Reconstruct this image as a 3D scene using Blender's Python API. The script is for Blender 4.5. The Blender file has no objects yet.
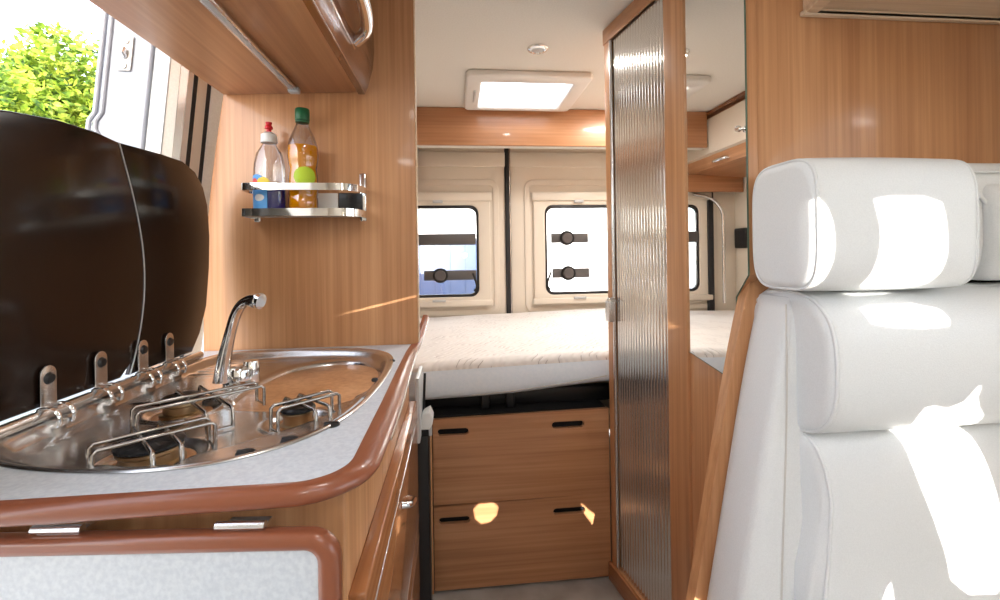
import bpy, bmesh, random
from math import *
from mathutils import Vector, Matrix, noise
random.seed(7)
S = bpy.context.scene
C = S.collection
# ------------------------------------------------------------------ materials
MATS = {}
def base(name, col, rough=.5, metal=0., coat=0., spec=.5, trans=0., ior=1.45):
    m = bpy.data.materials.new(name); m.use_nodes = True
    b = m.node_tree.nodes['Principled BSDF']
    b.inputs['Base Color'].default_value = (*col, 1)
    b.inputs['Roughness'].default_value = rough
    b.inputs['Metallic'].default_value = metal
    b.inputs['Coat Weight'].default_value = coat
    b.inputs['Coat Roughness'].default_value = .08
    b.inputs['Specular IOR Level'].default_value = spec
    b.inputs['Transmission Weight'].default_value = trans
    b.inputs['IOR'].default_value = ior
    MATS[name] = m
    return m
def nd(m, t, **k):
    n = m.node_tree.nodes.new(t)
    for a, v in k.items():
        if a in n.inputs: n.inputs[a].default_value = v
        else: setattr(n, a, v)
    return n
def lk(m, a, b): m.node_tree.links.new(a, b)
def ramp(m, pts):
    r = nd(m, 'ShaderNodeValToRGB')
    while len(r.color_ramp.elements) < len(pts): r.color_ramp.elements.new(.5)
    for e, (p, c) in zip(r.color_ramp.elements, pts):
        e.position = p; e.color = (*c, 1)
    return r
def wood(name, c1, c2, c3, axis='Z', rough=.35, coat=.25, fine=70, slow=1.3):
    m = base(name, c2, rough, coat=coat); b = m.node_tree.nodes['Principled BSDF']
    tc = nd(m, 'ShaderNodeTexCoord'); mp = nd(m, 'ShaderNodeMapping')
    sc = {'X': (slow, fine, fine), 'Y': (fine, slow, fine), 'Z': (fine, fine, slow)}[axis]
    mp.inputs['Scale'].default_value = sc
    lk(m, tc.outputs['Object'], mp.inputs['Vector'])
    n1 = nd(m, 'ShaderNodeTexNoise', Scale=1., Detail=5., Roughness=.6)
    lk(m, mp.outputs[0], n1.inputs['Vector'])
    mp2 = nd(m, 'ShaderNodeMapping')
    s2 = {'X': (.5, 9, 9), 'Y': (9, .5, 9), 'Z': (9, 9, .5)}[axis]
    mp2.inputs['Scale'].default_value = s2
    lk(m, tc.outputs['Object'], mp2.inputs['Vector'])
    n2 = nd(m, 'ShaderNodeTexNoise', Scale=1.2, Detail=3., Roughness=.5, Distortion=.6)
    lk(m, mp2.outputs[0], n2.inputs['Vector'])
    mx = nd(m, 'ShaderNodeMath', operation='MULTIPLY_ADD'); mx.inputs[1].default_value = .55
    lk(m, n1.outputs[0], mx.inputs[0])
    m3 = nd(m, 'ShaderNodeMath', operation='MULTIPLY'); m3.inputs[1].default_value = .45
    lk(m, n2.outputs[0], m3.inputs[0]); lk(m, m3.outputs[0], mx.inputs[2])
    r = ramp(m, [(.36, c1), (.5, c2), (.64, c3)])
    lk(m, mx.outputs[0], r.inputs[0]); lk(m, r.outputs[0], b.inputs['Base Color'])
    bp = nd(m, 'ShaderNodeBump', Strength=.04, Distance=.002)
    lk(m, n1.outputs[0], bp.inputs['Height']); lk(m, bp.outputs[0], b.inputs['Normal'])
    return m
def speck(m, sc, c1, c2, bump=0., det=3.):
    b = m.node_tree.nodes['Principled BSDF']
    tc = nd(m, 'ShaderNodeTexCoord'); n = nd(m, 'ShaderNodeTexNoise', Scale=sc, Detail=det)
    lk(m, tc.outputs['Object'], n.inputs['Vector'])
    r = ramp(m, [(.35, c1), (.65, c2)]); lk(m, n.outputs[0], r.inputs[0]); lk(m, r.outputs[0], b.inputs['Base Color'])
    if bump:
        bp = nd(m, 'ShaderNodeBump', Strength=bump, Distance=.002)
        lk(m, n.outputs[0], bp.inputs['Height']); lk(m, bp.outputs[0], b.inputs['Normal'])
    return m
wood('wood', (.45, .205, .088), (.57, .285, .130), (.68, .37, .185))
wood('wood_x', (.37, .165, .075), (.47, .225, .105), (.56, .29, .145), 'X')
wood('wood_y', (.37, .165, .075), (.47, .225, .105), (.56, .29, .145), 'Y')
wood('wood_dark', (.16, .055, .02), (.22, .08, .03), (.29, .11, .04), 'Y', rough=.2, coat=.6)
wood('wood_front', (.30, .11, .04), (.38, .15, .055), (.46, .19, .075), 'Y', rough=.25, coat=.5)
wood('wood_light', (.58, .42, .27), (.74, .57, .40), (.84, .68, .50), 'X')
base('edging', (.27, .085, .04), .28, coat=.35)
speck(base('laminate', (.62, .66, .70), .38), 160, (.58, .62, .67), (.68, .72, .76))
base('seam_silver', (.75, .75, .76), .25, metal=1)
speck(base('cream', (.74, .67, .57), .35), 3, (.73, .66, .56), (.76, .69, .59))
base('cream_gloss', (.70, .62, .52), .12, coat=.6)
speck(base('ceiling_cream', (.66, .63, .57), .65), 200, (.76, .73, .67), (.81, .78, .72), .1)
speck(base('floor_vinyl', (.4, .38, .35), .4), 9, (.36, .33, .30), (.48, .46, .43))
base('black', (.012, .012, .013), .35)
base('black_rubber', (.02, .02, .022), .6)
base('gap_shade', (.006, .006, .007), .8)  # near-black colour in place of the shade inside gaps
base('lid_glass', (.014, .007, .0045), .2, coat=.12, spec=.25)
base('chrome', (.86, .87, .88), .06, metal=1)
base('steel_rod', (.42, .39, .36), .18, metal=1)
base('white_plastic', (.78, .77, .74), .35)
base('grey_plastic', (.55, .56, .56), .35)
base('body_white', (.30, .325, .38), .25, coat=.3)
base('red_plastic', (.65, .02, .03), .3)
base('glass_edge', (.10, .16, .12), .3)
base('green_plastic', (.015, .13, .05), .35)
base('label_green', (.50, .68, .03), .45)
base('label_blue', (.10, .35, .72), .45)
base('label_red', (.75, .08, .06), .45)
base('label_yellow', (.85, .65, .05), .45)
base('mirror', (.92, .93, .92), .01, metal=1)
base('brass', (.42, .30, .17), .35, metal=1)
base('seam_white', (.62, .60, .57), .6)
speck(base('leather', (.76, .78, .79), .42), 420, (.74, .76, .77), (.78, .80, .81), .2)
# brushed steel with fine scratches
m = base('steel', (.66, .645, .63), .28, metal=1)
b = m.node_tree.nodes['Principled BSDF']
tc = nd(m, 'ShaderNodeTexCoord'); mp = nd(m, 'ShaderNodeMapping'); mp.inputs['Scale'].default_value = (8, 300, 8)
n = nd(m, 'ShaderNodeTexNoise', Scale=1., Detail=3.); lk(m, tc.outputs['Object'], mp.inputs[0]); lk(m, mp.outputs[0], n.inputs['Vector'])
mr = nd(m, 'ShaderNodeMapRange'); mr.inputs['To Min'].default_value = .24; mr.inputs['To Max'].default_value = .32
b.inputs['Roughness'].default_value = .25
base('tambour', (.78, .77, .75), .14, metal=.9)
# mattress ticking
m = base('ticking', (.82, .78, .75), .8)
b = m.node_tree.nodes['Principled BSDF']
tc = nd(m, 'ShaderNodeTexCoord')
mp = nd(m, 'ShaderNodeMapping'); mp.inputs['Scale'].default_value = (10, 16, 10); mp.inputs['Rotation'].default_value = (0, 0, .5)
lk(m, tc.outputs['Object'], mp.inputs[0])
w = nd(m, 'ShaderNodeTexWave', Scale=1.2, Distortion=6., Detail=1.5); w.wave_profile = 'SIN'
lk(m, mp.outputs[0], w.inputs['Vector'])
n2 = nd(m, 'ShaderNodeTexNoise', Scale=14., Detail=2.); lk(m, tc.outputs['Object'], n2.inputs['Vector'])
r1 = ramp(m, [(.0, (.42, .36, .34)), (.035, (.82, .78, .74)), (1., (.85, .81, .77))])
mul = nd(m, 'ShaderNodeMath', operation='ADD'); lk(m, w.outputs['Fac'], mul.inputs[0])
mm = nd(m, 'ShaderNodeMapRange'); mm.inputs['From Min'].default_value = .45; mm.inputs['From Max'].default_value = .55; mm.inputs['To Max'].default_value = .3
lk(m, n2.outputs[0], mm.inputs[0]); lk(m, mm.outputs[0], mul.inputs[1]); lk(m, mul.outputs[0], r1.inputs[0])
lk(m, r1.outputs[0], b.inputs['Base Color'])
bp = nd(m, 'ShaderNodeBump', Strength=.5, Distance=.004); lk(m, w.outputs['Fac'], bp.inputs['Height']); lk(m, bp.outputs[0], b.inputs['Normal'])
speck(base('ticking_side', (.80, .86, .93), .8), 90, (.79, .85, .92), (.83, .88, .94), .1)
# thin clear panes, tinted liquids
def pane(name, col, gloss=.08, rough=.02):
    m = bpy.data.materials.new(name); m.use_nodes = True; nt = m.node_tree
    for x in list(nt.nodes): nt.nodes.remove(x)
    o = nt.nodes.new('ShaderNodeOutputMaterial'); t = nt.nodes.new('ShaderNodeBsdfTransparent'); g = nt.nodes.new('ShaderNodeBsdfGlossy')
    mx = nt.nodes.new('ShaderNodeMixShader'); fr = nt.nodes.new('ShaderNodeLayerWeight'); fr.inputs[0].default_value = .25
    mr = nt.nodes.new('ShaderNodeMapRange'); mr.inputs['To Min'].default_value = gloss; mr.inputs['To Max'].default_value = .7
    nt.links.new(fr.outputs['Fresnel'], mr.inputs[0])
    t.inputs[0].default_value = (*col, 1); g.inputs['Roughness'].default_value = rough
    nt.links.new(mr.outputs[0], mx.inputs[0]); nt.links.new(t.outputs[0], mx.inputs[1]); nt.links.new(g.outputs[0], mx.inputs[2])
    nt.links.new(mx.outputs[0], o.inputs[0]); MATS[name] = m
pane('pane', (.93, .95, .96)); pane('bottle_clear', (.86, .86, .88), .1)
def liquid(name, col, emis=0):
    m = base(name, col, .08, trans=.1, ior=1.2, coat=.4)
liquid('oil', (1., .40, .0)); liquid('soap', (.01, .02, .30))
m = base('acrylic', (.9, .92, .95), .5, trans=.0)   # opal roof-hatch dome: lets daylight through
nt = m.node_tree; bb = nt.nodes['Principled BSDF']; tl = nt.nodes.new('ShaderNodeBsdfTranslucent'); tl.inputs[0].default_value = (.95, .96, .98, 1)
mx = nt.nodes.new('ShaderNodeMixShader'); mx.inputs[0].default_value = .85
lk(m, bb.outputs[0], mx.inputs[1]); lk(m, tl.outputs[0], mx.inputs[2]); lk(m, mx.outputs[0], nt.nodes['Material Output'].inputs[0])
# outside
m = base('leaf', (.30, .42, .05), .5); b = m.node_tree.nodes['Principled BSDF']
tc = nd(m, 'ShaderNodeTexCoord'); n = nd(m, 'ShaderNodeTexNoise', Scale=3.5, Detail=6.)
lk(m, tc.outputs['Object'], n.inputs['Vector'])
r = ramp(m, [(.38, (.04, .10, .01)), (.5, (.22, .33, .03)), (.62, (.50, .56, .08))]); lk(m, n.outputs[0], r.inputs[0]); lk(m, r.outputs[0], b.inputs['Base Color'])
nt = m.node_tree; tl = nt.nodes.new('ShaderNodeBsdfTranslucent'); lk(m, r.outputs[0], tl.inputs[0])
mx = nt.nodes.new('ShaderNodeMixShader'); mx.inputs[0].default_value = .35
lk(m, b.outputs[0], mx.inputs[1]); lk(m, tl.outputs[0], mx.inputs[2]); lk(m, mx.outputs[0], nt.nodes['Material Output'].inputs[0])
base('bark', (.12, .08, .05), .9)
speck(base('asphalt', (.30, .30, .30), .9), 30, (.28, .28, .28), (.36, .36, .36))
base('latch_grey', (.10, .095, .095), .3)
base('clad_white', (.85, .86, .88), .5); base('clad_blue', (.045, .075, .17), .4)
m = base('lamp_glow', (1, 1, 1), .4); b = m.node_tree.nodes['Principled BSDF']
b.inputs['Emission Color'].default_value = (1, .93, .84, 1); b.inputs['Emission Strength'].default_value = 6.

# ------------------------------------------------------------------ helpers
ROOT = {}
def thing(name, label, cat, loc, group=None):
    o = bpy.data.objects.new(name, None); C.objects.link(o); o.location = loc; o.empty_display_size = .05
    o['label'] = label; o['category'] = cat
    if group: o['group'] = group
    ROOT[o.name] = Vector(loc)
    return o
def tag(o, label, cat, group=None, kind=None):
    o['label'] = label; o['category'] = cat
    if group: o['group'] = group
    if kind: o['kind'] = kind
    return o
def link(name, me, mat, parent=None, smooth=False):
    """mesh given in van coordinates; child meshes are shifted to the thing's base"""
    if parent is not None and parent.name in ROOT:
        me.transform(Matrix.Translation(-ROOT[parent.name]))
    for mt in (mat if isinstance(mat, (list, tuple)) else [mat]): me.materials.append(MATS[mt])
    o = bpy.data.objects.new(name, me); C.objects.link(o)
    if parent is not None:
        o.parent = parent
        if parent.name in ROOT: ROOT[o.name] = ROOT[parent.name]
    else: ROOT[o.name] = Vector((0, 0, 0))
    if smooth:
        for p in me.polygons: p.use_smooth = True
        try: me.set_sharp_from_angle(angle=radians(smooth if smooth is not True else 40))
        except Exception: pass
    return o
def tome(bm, name='m'):
    bmesh.ops.recalc_face_normals(bm, faces=bm.faces)
    me = bpy.data.meshes.new(name); bm.to_mesh(me); bm.free(); return me
def a_box(bm, x0, x1, y0, y1, z0, z1, bev=0., seg=2):
    t = bmesh.new(); bmesh.ops.create_cube(t, size=1)
    for v in t.verts: v.co = Vector(((x0+x1)/2+v.co.x*(x1-x0), (y0+y1)/2+v.co.y*(y1-y0), (z0+z1)/2+v.co.z*(z1-z0)))
    if bev: bmesh.ops.bevel(t, geom=t.edges[:], offset=bev, segments=seg, profile=.5, affect='EDGES')
    me = bpy.data.meshes.new('t'); t.to_mesh(me); t.free(); bm.from_mesh(me); bpy.data.meshes.remove(me)
def bx(name, mat, parent, x0, x1, y0, y1, z0, z1, bev=.002, seg=2):
    bm = bmesh.new(); a_box(bm, x0, x1, y0, y1, z0, z1, bev, seg); return link(name, tome(bm), mat, parent, 50 if bev else False)
def chaikin(pts, n=2, closed=False):
    pts = [Vector(p) for p in pts]
    for _ in range(n):
        q = []
        L = len(pts)
        for i in range(L if closed else L-1):
            a, b_ = pts[i], pts[(i+1) % L]
            q += [a*.75+b_*.25, a*.25+b_*.75]
        if not closed: q = [pts[0]] + q + [pts[-1]]
        pts = q
    return pts
def a_tube(bm, pts, r, seg=10, closed=False, cap=True, flat=None):
    pts = [Vector(p) for p in pts]; n = len(pts)
    rr = r if isinstance(r, (list, tuple)) else [r]*n
    rings = []; up = None
    for i, p in enumerate(pts):
        if closed: t = pts[(i+1) % n]-pts[i-1]
        else: t = pts[min(i+1, n-1)]-pts[max(i-1, 0)]
        t.normalize()
        if up is None:
            up = Vector((0, 0, 1)) if abs(t.z) < .9 else Vector((1, 0, 0))
        u = up-t*up.dot(t); u.normalize(); up = u; w = t.cross(u)
        fu = 1 if flat is None else flat
        rings.append([bm.verts.new(p+(u*cos(2*pi*k/seg)*fu+w*sin(2*pi*k/seg))*rr[i]) for k in range(seg)])
    for i in range(n if closed else n-1):
        a, b_ = rings[i], rings[(i+1) % n]
        for k in range(seg): bm.faces.new((a[k], a[(k+1) % seg], b_[(k+1) % seg], b_[k]))
    if not closed and cap: bm.faces.new(rings[0][::-1]); bm.faces.new(rings[-1])
def tube(name, mat, parent, pts, r, seg=10, closed=False, flat=None):
    bm = bmesh.new(); a_tube(bm, pts, r, seg, closed, flat=flat); return link(name, tome(bm), mat, parent, 50)
def a_lathe(bm, c, prof, seg=28, sx=1., sy=1., axis='Z'):
    """prof: (radius, height)"""
    c = Vector(c); rings = []
    for (r, h) in prof:
        ring = []
        for k in range(seg):
            a = 2*pi*k/seg; x, y = r*cos(a)*sx, r*sin(a)*sy
            v = {'Z': Vector((x, y, h)), 'Y': Vector((x, h, y)), 'X': Vector((h, x, y))}[axis]
            ring.append(bm.verts.new(c+v))
        rings.append(ring)
    for a, b_ in zip(rings, rings[1:]):
        for k in range(seg): bm.faces.new((a[k], a[(k+1) % seg], b_[(k+1) % seg], b_[k]))
    if prof[0][0] > 1e-5: bm.faces.new(rings[0][::-1])
    if prof[-1][0] > 1e-5: bm.faces.new(rings[-1])
    bmesh.ops.remove_doubles(bm, verts=bm.verts, dist=1e-6)
def lathe(name, mat, parent, c, prof, seg=28, sx=1., sy=1., axis='Z', sm=40):
    bm = bmesh.new(); a_lathe(bm, c, prof, seg, sx, sy, axis); return link(name, tome(bm), mat, parent, sm)
def rrect(x0, x1, y0, y1, r, n=6):
    p = []
    for cx, cy, a0 in ((x1-r, y1-r, 0), (x0+r, y1-r, 90), (x0+r, y0+r, 180), (x1-r, y0+r, 270)):
        for k in range(n+1):
            a = radians(a0+90*k/n); p.append((cx+r*cos(a), cy+r*sin(a)))
    return p
def plate_me(outlines, thick, bev=0., mapf=None, bres=2):
    """outlines: first the outer loop, then holes, as (u, v); extruded 0..thick in w; mapf(u,v,w)->point"""
    cu = bpy.data.curves.new('c', 'CURVE'); cu.dimensions = '2D'; cu.fill_mode = 'BOTH'
    for o in outlines:
        s = cu.splines.new('POLY'); s.points.add(len(o)-1); s.use_cyclic_u = True
        for i, p in enumerate(o): s.points[i].co = (p[0], p[1], 0, 1)
    cu.extrude = max(thick/2-bev, 1e-5); cu.bevel_depth = bev; cu.bevel_resolution = bres; cu.offset = -bev
    ob = bpy.data.objects.new('c', cu); C.objects.link(ob)
    dg = bpy.context.evaluated_depsgraph_get(); me = bpy.data.meshes.new_from_object(ob.evaluated_get(dg))
    bpy.data.objects.remove(ob); bpy.data.curves.remove(cu)
    me.materials.clear()
    bm = bmesh.new(); bm.from_mesh(me); bpy.data.meshes.remove(me)
    bmesh.ops.remove_doubles(bm, verts=bm.verts, dist=1e-5)
    for v in bm.verts: v.co = Vector(mapf(v.co.x, v.co.y, v.co.z+thick/2))
    return tome(bm)
def PY(y0): return lambda u, v, w: (u, y0+w, v)       # (x, z) outline, grows in +Y
def PX(x0): return lambda u, v, w: (x0+w, u, v)       # (y, z) outline, grows in +X
def PZ(z0): return lambda u, v, w: (u, v, z0+w)
def plate(name, mat, parent, outlines, thick, mapf, bev=0., sm=40):
    return link(name, plate_me(outlines, thick, bev, mapf), mat, parent, sm)
def struct(o): o['kind'] = 'structure'; return o
def sq(v, n): return copysign(abs(v)**(2./n), v)
def cushion_me(x0, x1, cy, cz, ry, rz, n=3., endr=.03, N=40, M=16, bulge=.0, shape=None):
    """a padded roll along X whose section is a superellipse in Y/Z"""
    bm = bmesh.new(); rings = []
    xs = []
    for k in range(8): a = pi/2*k/7; xs.append((x0+endr*(1-sin(a)), cos(a)))
    xs = []
    for k in range(8):
        a = pi/2*k/7; xs.append((x0+endr*(1-sin(a)), 1-cos(a)))
    L = [(x0+endr*(1-sin(pi/2*k/7)), endr*(1-cos(pi/2*k/7))) for k in range(7, -1, -1)]
    L = [(x0+endr*(1-cos(pi/2*k/7)), endr*(1-sin(pi/2*k/7))) for k in range(8)]
    R = [(x0+x1-x, i) for x, i in L[::-1]]
    mid = [(L[-1][0]+(R[0][0]-L[-1][0])*k/M, 0) for k in range(1, M)]
    for x, ins in L+mid+R:
        f = sin(pi*min(1, max(0, (x-x0)/(x1-x0))))*bulge
        ring = []
        for k in range(N):
            a = 2*pi*k/N; yy = (ry-ins+f)*sq(cos(a), n); zz = (rz-ins+f)*sq(sin(a), n)
            p = Vector((x, cy+yy, cz+zz))
            if shape: p = Vector(shape(p))
            ring.append(bm.verts.new(p))
        rings.append(ring)
    for a, b_ in zip(rings, rings[1:]):
        for k in range(N): bm.faces.new((a[k], a[(k+1) % N], b_[(k+1) % N], b_[k]))
    for rg in (rings[0], rings[-1]):
        c = bm.verts.new(sum((v.co for v in rg), Vector())/N)
        for k in range(N): bm.faces.new((rg[k], rg[(k+1) % N], c))
    return tome(bm)
def sect(x, cy, cz, ry, rz, n, N=40, shape=None):
    o = []
    for k in range(N):
        a = 2*pi*k/N; p = (x, cy+ry*sq(cos(a), n), cz+rz*sq(sin(a), n))
        o.append(shape(Vector(p)) if shape else p)
    return o

# ------------------------------------------------------------------ camera
cam = bpy.data.cameras.new('camera'); co = bpy.data.objects.new('camera', cam); C.objects.link(co)
cam.sensor_width = 36; cam.lens = 16.2; cam.shift_y = -.045; cam.clip_start = .02
yaw = atan(.1)
co.matrix_world = Matrix.Translation((0, 0, 1.15)) @ Matrix.Rotation(-yaw, 4, 'Z') @ Matrix.Rotation(pi/2, 4, 'X') @ Matrix.Rotation(-.015, 4, 'Z')
S.camera = co

# ------------------------------------------------------------------ setting: the van shell
CZ = 1.94
bm = bmesh.new(); a_box(bm, -.80, 1.30, -1.5, 2.95, -.04, -.0005)
struct(link('floor', tome(bm), 'floor_vinyl'))
hole_rear = rrect(.11, .565, 1.965, 2.345, .03)
hole_front = rrect(.0, .60, -.75, -.15, .04)
struct(plate('ceiling', 'ceiling_cream', None, [[(-.80, -1.5), (1.30, -1.5), (1.30, 2.95), (-.80, 2.95)], hole_rear, hole_front], .05, PZ(CZ)))
# left side: solid cab side, open sliding doorway, solid bed side
struct(plate('wall_left', 'cream', None, [[(-1.5, 0), (-.25, 0), (-.25, 1.90), (1.03, 1.90), (1.03, .30), (1.34, .30), (1.34, 0), (2.9, 0), (2.9, CZ), (-1.5, CZ)]][:1] , .03, lambda u, v, w: (-.80+w, u, v)) ) if False else None
struct(bx('wall_left', 'cream', None, -1.02, -.765, -1.5, -.25, 0, 2.32, 0))  # cab side widened and raised to keep sun off the door jamb
struct(bx('wall_left', 'cream', None, -.68, -.62, 1.34, 2.86, 0, CZ, 0))
struct(bx('wall_left', 'cream', None, -.80, -.765, -.25, 1.05, 1.88, CZ, 0))
struct(plate('wall_right', 'cream', None, [[(-1.5, 0), (2.9, 0), (2.9, CZ), (-1.5, CZ)], rrect(-.75, .55, .92, 1.62, .06)], .04, PX(1.27)))
win = struct(plate('window_1', 'black', None, [rrect(-.77, .57, .90, 1.64, .08), rrect(-.73, .53, .94, 1.60, .05)], .02, PX(1.262), .003))
plate('pane', 'pane', win, [rrect(-.74, .54, .93, 1.61, .05)], .004, PX(1.275))
# --- front of the cab: unseen wall, its openings shaped to cast the sun patches
sd = Vector((-.02, 1., -.30))
YF = -1.40
def sunpoly(pts, smooth=1):
    out = []
    for p in pts:
        p = Vector(p); t = (p.y-YF)/sd.y; q = p-sd*t; out.append((q.x, min(q.z, 1.925)))
    if smooth: out = [(v.x, v.y) for v in chaikin([(a, b_, 0) for a, b_ in out], smooth, True)]
    return out
H = []
H.append(sunpoly([(.705, .70, 1.245), (.835, .70, 1.245), (.848, .70, 1.20), (.848, .70, 1.12), (.82, .70, 1.085), (.69, .70, 1.082), (.715, .70, 1.13), (.722, .70, 1.18), (.712, .70, 1.22)], 1))
H.append(sunpoly([(.59, .70, 1.25), (.618, .70, 1.24), (.636, .70, 1.20), (.637, .70, 1.14), (.62, .70, 1.09), (.59, .70, 1.085)], 1))
H.append(sunpoly([(.705, .70, 1.066), (.855, .70, 1.066), (.872, .70, 1.02), (.83, .70, 1.012), (.715, .70, 1.02), (.71, .70, 1.04)], 1))
H.append(sunpoly([(.81, .72, .88), (.87, .70, .875), (.915, .70, .925), (.905, .70, .885), (.95, .72, .845), (.98, .74, .72), (1.0, .74, .60), (1.0, .74, .515), (.89, .74, .52), (.862, .74, .63), (.82, .74, .75), (.815, .74, .80), (.80, .74, .85)], 1))
H.append(sunpoly([(.775, .73, .51), (.764, .73, .562), (.755, .73, .55), (.742, .73, .51)], 0))
H.append(sunpoly([(-.52, 1.3, .957), (-.35, 1.3, .990), (-.11, 1.3, 1.044), (-.11, 1.3, 1.036), (-.26, 1.3, 1.002), (-.40, 1.3, .975), (-.52, 1.3, .952)], 0))
H.append(sunpoly([(.045, 1.545, .304), (.142, 1.545, .305), (.123, 1.545, .235), (.06, 1.545, .226)], 1))
H.append(sunpoly([(.424, 1.545, .285), (.46, 1.545, .25), (.523, 1.545, .208), (.523, 1.545, .138), (.49, 1.545, .165), (.44, 1.545, .235)], 0))
struct(plate('sun_mask_wall', 'cream', None, [[(-.80, 0), (1.30, 0), (1.30, CZ), (-.80, CZ)]]+H, .02, PY(YF-.02)))

# rear doors
def rear_door(n, x0, x1, wx0, wx1, lab):
    o = plate('door_%d' % n, 'cream', None, [rrect(x0, x1, .02, 1.93, .03), rrect(wx0, wx1, .90, 1.455, .05)], .04, PY(2.80), .006)
    struct(o)
    # pressed raised field round the window, moulded frame, blind cassettes
    plate('pressed_field', 'cream', o, [rrect(wx0-.13, wx1+.13, .78, 1.62, .06), rrect(wx0-.095, wx1+.095, .815, 1.585, .03)], .008, PY(2.793), .003)
    plate('window_frame', 'cream', o, [rrect(wx0-.075, wx1+.075, .845, 1.53, .012), rrect(wx0-.002, wx1+.002, .895, 1.46, .05)], .022, PY(2.782), .006)
    bx('blind_cassette', 'cream', o, wx0-.085, wx1+.085, 2.768, 2.79, 1.485, 1.54, .008)
    bx('blind_cassette', 'cream', o, wx0-.085, wx1+.085, 2.768, 2.79, .835, .875, .008)
    plate('window_seal', 'black', o, [rrect(wx0-.006, wx1+.006, .894, 1.461, .055), rrect(wx0+.012, wx1-.012, .912, 1.440, .045)], .02, PY(2.79), .004)
    plate('pane', 'pane', o, [rrect(wx0, wx1, .90, 1.455, .05)], .004, PY(2.82))
    return o
d1 = rear_door(1, -.42, .318, -.36, .145, '')
d2 = rear_door(2, .350, 1.10, .567, 1.05, '')
for o, x0, x1 in ((d1, -.42, .318), (d2, .35, 1.10)):
    bx('top_return', 'cream', o, x0, x1, 2.785, 2.80, 1.70, 1.79, .004)
def latch(parent, x, z, L, s):
    # round knob with a tapering bar
    lathe('latch_knob', 'black', parent, (x, 2.765, z), [(.0, -.012), (.038, -.012), (.046, -.004), (.046, .014), (.0, .014)], 24, axis='Y')
    lathe('knob_disc', 'latch_grey', parent, (x, 2.752, z), [(.0, -.004), (.030, -.004), (.034, .002), (.0, .002)], 24, axis='Y')
    bm = bmesh.new(); a_box(bm, min(x-s*.10, x+s*L), max(x-s*.10, x+s*L), 2.772, 2.782, z-.030, z+.030, .004)
    link('latch_bar', tome(bm), 'latch_grey', parent, 50)
latch(d1, -.09, 1.03, .22, 1); latch(d2, .70, 1.25, .14, 1); latch(d2, .705, 1.03, .14, 1)
bx('latch_bar', 'latch_grey', d1, -.35, .13, 2.772, 2.784, 1.215, 1.285, .005)
for d, x, s in ((d1, .115, -1), (d2, .59, 1)):
    tube('stay_arm', 'black_rubber', d, chaikin([(x, 2.78, .93), (x-.02*s, 2.775, .955), (x-.008*s, 2.775, 1.0), (x+.008*s, 2.775, 1.04)], 2), .007, 8)
for d, x in ((d1, -.10), (d2, .78)):
    bx('blind_tab', 'grey_plastic', d, x-.03, x+.03, 2.758, 2.772, 1.472, 1.49, .003)
    bx('blind_tab', 'grey_plastic', d, x-.04, x+.04, 2.758, 2.772, .868, .882, .003)
o = struct(bx('trim_1', 'black_rubber', None, .316, .352, 2.785, 2.83, .02, 1.93, .006))
tube('bead', 'seam_silver', o, [(.345, 2.782, .05), (.345, 2.782, 1.92)], .003, 6)
struct(bx('wall_rear', 'cream', None, -.80, -.42, 2.80, 2.86, 0, CZ, 0))
struct(bx('wall_rear', 'cream', None, 1.10, 1.30, 2.80, 2.86, 0, CZ, 0))
struct(bx('trim_2', 'black_rubber', None, -.455, -.415, 2.77, 2.80, .6, 1.75, .006))
struct(bx('trim_3', 'ceiling_cream', None, -.62, 1.27, 2.78, 2.80, 1.85, 1.94, .004))

# door jamb of the sliding door, seen past the lids
def strip(n, mat, xa, ya, xb, yb, z0=.30, z1=1.90, t=.0, parent=None, name=None):
    bm = bmesh.new()
    def X(x, z): return x+.11*(z-1.43)
    vs = []
    d = Vector((xb-xa, yb-ya)); nrm = Vector((-d.y, d.x)).normalized()*.02
    for z in (z0, 1.43, z1):
        vs.append([bm.verts.new((X(x, z), y, z)) for x, y in ((xa, ya), (xb, yb), (xb+nrm.x, yb+nrm.y), (xa+nrm.x, ya+nrm.y))])
    for a, b_ in zip(vs, vs[1:]):
        for k in range(4): bm.faces.new((a[k], a[(k+1) % 4], b_[(k+1) % 4], b_[k]))
    bm.faces.new(vs[0]); bm.faces.new(vs[-1])
    bmesh.ops.bevel(bm, geom=[e for e in bm.edges if abs((e.verts[0].co-e.verts[1].co).z) > .2], offset=.002, segments=2, affect='EDGES')
    o = link(name or ('trim_%d' % n), tome(bm), mat, parent, 40)
    if parent is None: struct(o)
    return o
jamb = strip(4, 'body_white', -.925, 1.25, -.797, 1.25)
for xa in (-.922, -.906, -.803):
    f = lambda z: xa+.11*(z-1.43)
    zz = [(f(.3), .3), (f(1.44), 1.44), (f(1.47), 1.47), (f(1.485)-.012, 1.487), (f(1.51)-.012, 1.51), (f(1.53), 1.53), (f(1.56), 1.56), (f(1.9), 1.9)] if xa < -.85 else [(f(.3), .3), (f(1.9), 1.9)]
    bm = bmesh.new(); a_tube(bm, [(x, 1.249, z) for x, z in zz], .006, 10)
    link('folded_lip', tome(bm), 'body_white', jamb, 50)
strip(5, 'grey_plastic', -.795, 1.250, -.735, 1.215)
strip(6, 'ceiling_cream', -.735, 1.217, -.715, 1.228)
strip(7, 'seam_silver', -.715, 1.229, -.70, 1.236)
strip(8, 'white_plastic', -.70, 1.238, -.698, 1.258)
strip(9, 'black_rubber', -.698, 1.260, -.694, 1.270)
strip(10, 'cream', -.694, 1.271, -.686, 1.300)
strip(11, 'black_rubber', -.690, 1.288, -.682, 1.312)
strip(12, 'ceiling_cream', -.682, 1.313, -.655, 1.345)
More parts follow.
